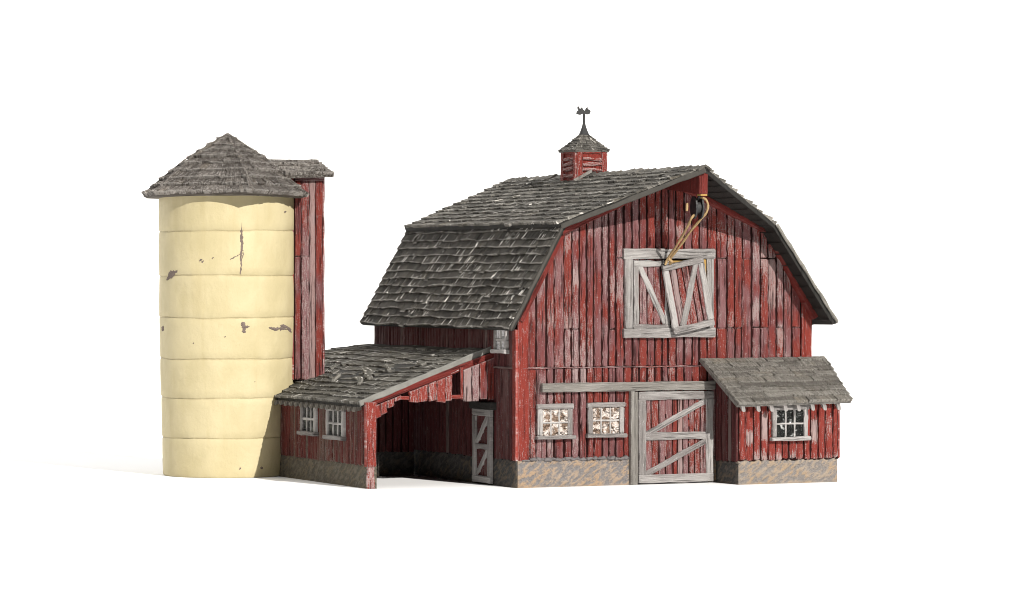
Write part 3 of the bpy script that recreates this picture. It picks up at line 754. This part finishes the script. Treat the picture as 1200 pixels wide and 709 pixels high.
m.add([ap + V((.30 * math.cos(t), .30 * math.sin(t), -.12)) for t in (0, 1.05, 2.1, 3.14, 4.2, 5.25)] + [ap + Z * .07], [(i, (i + 1) % 6, 6) for i in range(6)], None, [(.5, .3, .5)] * 7)
srf = m.build('roof', SH3, silo)
m = MB()
m.add(C3 + kn + [ap] + [p.lerp(V((sx, sy, p.z)), .05) - Z * .07 for p in C3], [(i, (i + 1) % 6, 6 + (i + 1) % 6, 6 + i) for i in range(6)] + [(6 + i, 6 + (i + 1) % 6, 12) for i in range(6)] + [(i, (i + 1) % 6, 13 + (i + 1) % 6, 13 + i) for i in range(6)] + [tuple(range(13, 19))],
      [(R(0, 2), R(0, 2)) for _ in range(19)])
m.build('roof_deck', SH3, srf)
# chute
cx0, cx1, cy0, cy1 = -3.55, -2.58, 8.9, 10.3
m = MB()
CZ = 9.55
wall(m, (cx0, cy0, 0), X, -Y, 0, cx1 - cx0, 3.0, CZ, bw=.24, seams=((5.0, .5), (6.9, .5)), wash=(-.1, .3), gap=.03, pale=.1)
wall(m, (cx0, cy1, 0), -Y, -X, 0, cy1 - cy0, 3.0, CZ, bw=.26, wash=(-.1, .2)); wall(m, (cx1, cy0, 0), Y, X, 0, cy1 - cy0, 3.0, CZ, bw=.26, wash=(-.1, .2)); wall(m, (cx1, cy1, 0), -X, Y, 0, cx1 - cx0, 3.0, CZ, bw=.26, wash=(-.1, .2))
plank(m, V((cx0, cy0 - .08, 9.28)), X, Z, -Y, cx1 - cx0, .16, .05, tone=.6, wash=.2)
chute = m.build('chute', [RED, GROOVE], silo)
m = MB(); P = [V((-4.0, 8.5, 9.46)), V((-2.36, 8.5, 9.52)), V((-2.12, 10.5, 10.0)), V((-4.05, 10.5, 10.0))]
nC = V((0, -.25, .97)).normalized()
shingles(m, lin(P[0], P[3]), lin(P[1], P[2]), 6, .36, .075, nC, wav=.03, seed=77)
crf = m.build('chute_roof', SH3, chute)
m = MB(); slab(m, P, nC, .12); m.build('roof_deck', SH3, crf)

# ================================================================== PULLEY AND ROPE
pul = thing('pulley', 'black pulley block hanging under the end of the red ridge beam', 'pulley', (5.0, -1.95, 8.5))
m = MB()
tube(m, smooth_path([(5, -1.95, 8.78), (5.02, -2.02, 8.66), (5.0, -1.93, 8.56)], 4), .05, 8)
def ell(mb, c, U, W, N, a, b, t, n=20):
    c = V(c); P = [c + U * (a * math.cos(2 * math.pi * i / n)) + W * (b * math.sin(2 * math.pi * i / n)) + N * (t / 2) for i in range(n)]
    slab(mb, P, N, t)
for o_ in (-.11, .11): ell(m, (5 + o_, -1.93, 8.33), Y, Z, X, .20, .34, .055)
m.build('block', BLACK, pul)
m = MB(); ell(m, (5, -1.93, 8.33), Y, Z, X, .16, .18, .12, 24); m.build('sheave', VANE, pul)
rope = MB()
for path in ([(4.90, -2.0, 8.14), (4.80, -1.95, 8.02), (4.80, -1.75, 7.82), (4.83, -1.3, 7.48), (4.82, -.85, 7.12), (4.80, -.5, 6.86), (4.72, -.42, 6.62)],
             [(5.05, -1.98, 8.64), (5.2, -2.1, 8.56), (5.26, -2.12, 8.36), (5.22, -2.06, 8.16), (5.12, -1.85, 7.94), (5.02, -1.4, 7.58), (4.95, -.9, 7.16), (4.88, -.5, 6.84), (4.90, -.40, 6.66), (4.98, -.36, 6.55)],
             [(4.62, -1.98, 8.22), (4.63, -1.98, 8.46)]):
    P = smooth_path(path, 9); tube(rope, P, .038, 8, twist=.35)
tube(rope, smooth_path([(4.80, -.5, 6.80), (4.86, -.55, 6.74), (4.92, -.48, 6.70), (4.85, -.42, 6.72)], 4), .045, 7)
ro = rope.build('rope', ROPE, None, smooth=True, origin=(4.9, -1.2, 7.5))
ro['label'] = 'doubled tan rope slanting from the black pulley down to the crooked loft door'; ro['category'] = 'rope'

# ================================================================== WHITE SWEEP
g = NT('white_paper'); sw = g.fin((.86, .86, .86), .9, .1)
m = MB(); prof_ = [(-260, 0), (-60, 0), (0, 0), (45, 0)] + [(45 + 22 * math.sin(t), 22 - 22 * math.cos(t)) for t in [i * math.pi / 24 for i in range(1, 13)]] + [(67, 70)]
xs_ = [-170, -40, 40, 170]
pts = [(x, y, z) for (y, z) in prof_ for x in xs_]
m.add(pts, [[j * 4 + i, j * 4 + i + 1, j * 4 + 5 + i, j * 4 + 4 + i] for j in range(len(prof_) - 1) for i in range(3)])
bd_ = m.build('backdrop', sw, None, smooth=True); bd_['kind'] = 'structure'

# ================================================================== LIGHT, CAMERA
w = bpy.data.worlds.new('World'); sc.world = w; w.use_nodes = True
w.node_tree.nodes['Background'].inputs[0].default_value = (1, 1, 1, 1); w.node_tree.nodes['Background'].inputs[1].default_value = .04
def aim(o, p, d):
    o.location = V(p) * S; o.rotation_euler = V(d).to_track_quat('-Z', 'Y').to_euler()
kd = V((-.135, 1, -.535)).normalized()
L = bpy.data.lights.new('key_lamp', 'SPOT'); L.energy = 1260; L.shadow_soft_size = .018; L.spot_size = math.radians(40); L.spot_blend = .3; L.color = (1, .965, .91)
o = bpy.data.objects.new('key_lamp', L); COL.objects.link(o); aim(o, V((1.5, 3, 4)) - kd * 420, kd)
L = bpy.data.lights.new('overhead_fill', 'AREA'); L.shape = 'RECTANGLE'; L.size = 1.9; L.size_y = 1.9; L.energy = 17; L.color = (1, 1, 1)  # added fill with no visible source: whitens the paper and lifts its shadows
o = bpy.data.objects.new('overhead_fill', L); COL.objects.link(o); aim(o, (-19, 25, 100), (0, 0, -1))

yaw = math.radians(25.5)
cam = bpy.data.cameras.new('camera'); cam.sensor_width = 36; cam.lens = 36 * 4100 / 1200; cam.clip_start = .01; cam.clip_end = 50
co = bpy.data.objects.new('camera', cam); COL.objects.link(co)
pt = math.radians(-.5100587)
fwd = V((math.sin(yaw) * math.cos(pt), math.cos(yaw) * math.cos(pt), math.sin(pt)))
co.location = V((-44.84, -93.61, 6.43)) * S; co.rotation_euler = fwd.to_track_quat('-Z', 'Y').to_euler()
sc.camera = co
sc.cycles.filter_width = 1.0
sc.view_settings.view_transform = 'Standard'; sc.view_settings.look = 'None'; sc.view_settings.exposure = 0; sc.view_settings.gamma = 1
for o in list(COL.objects):
    if '_o' in o: del o['_o']
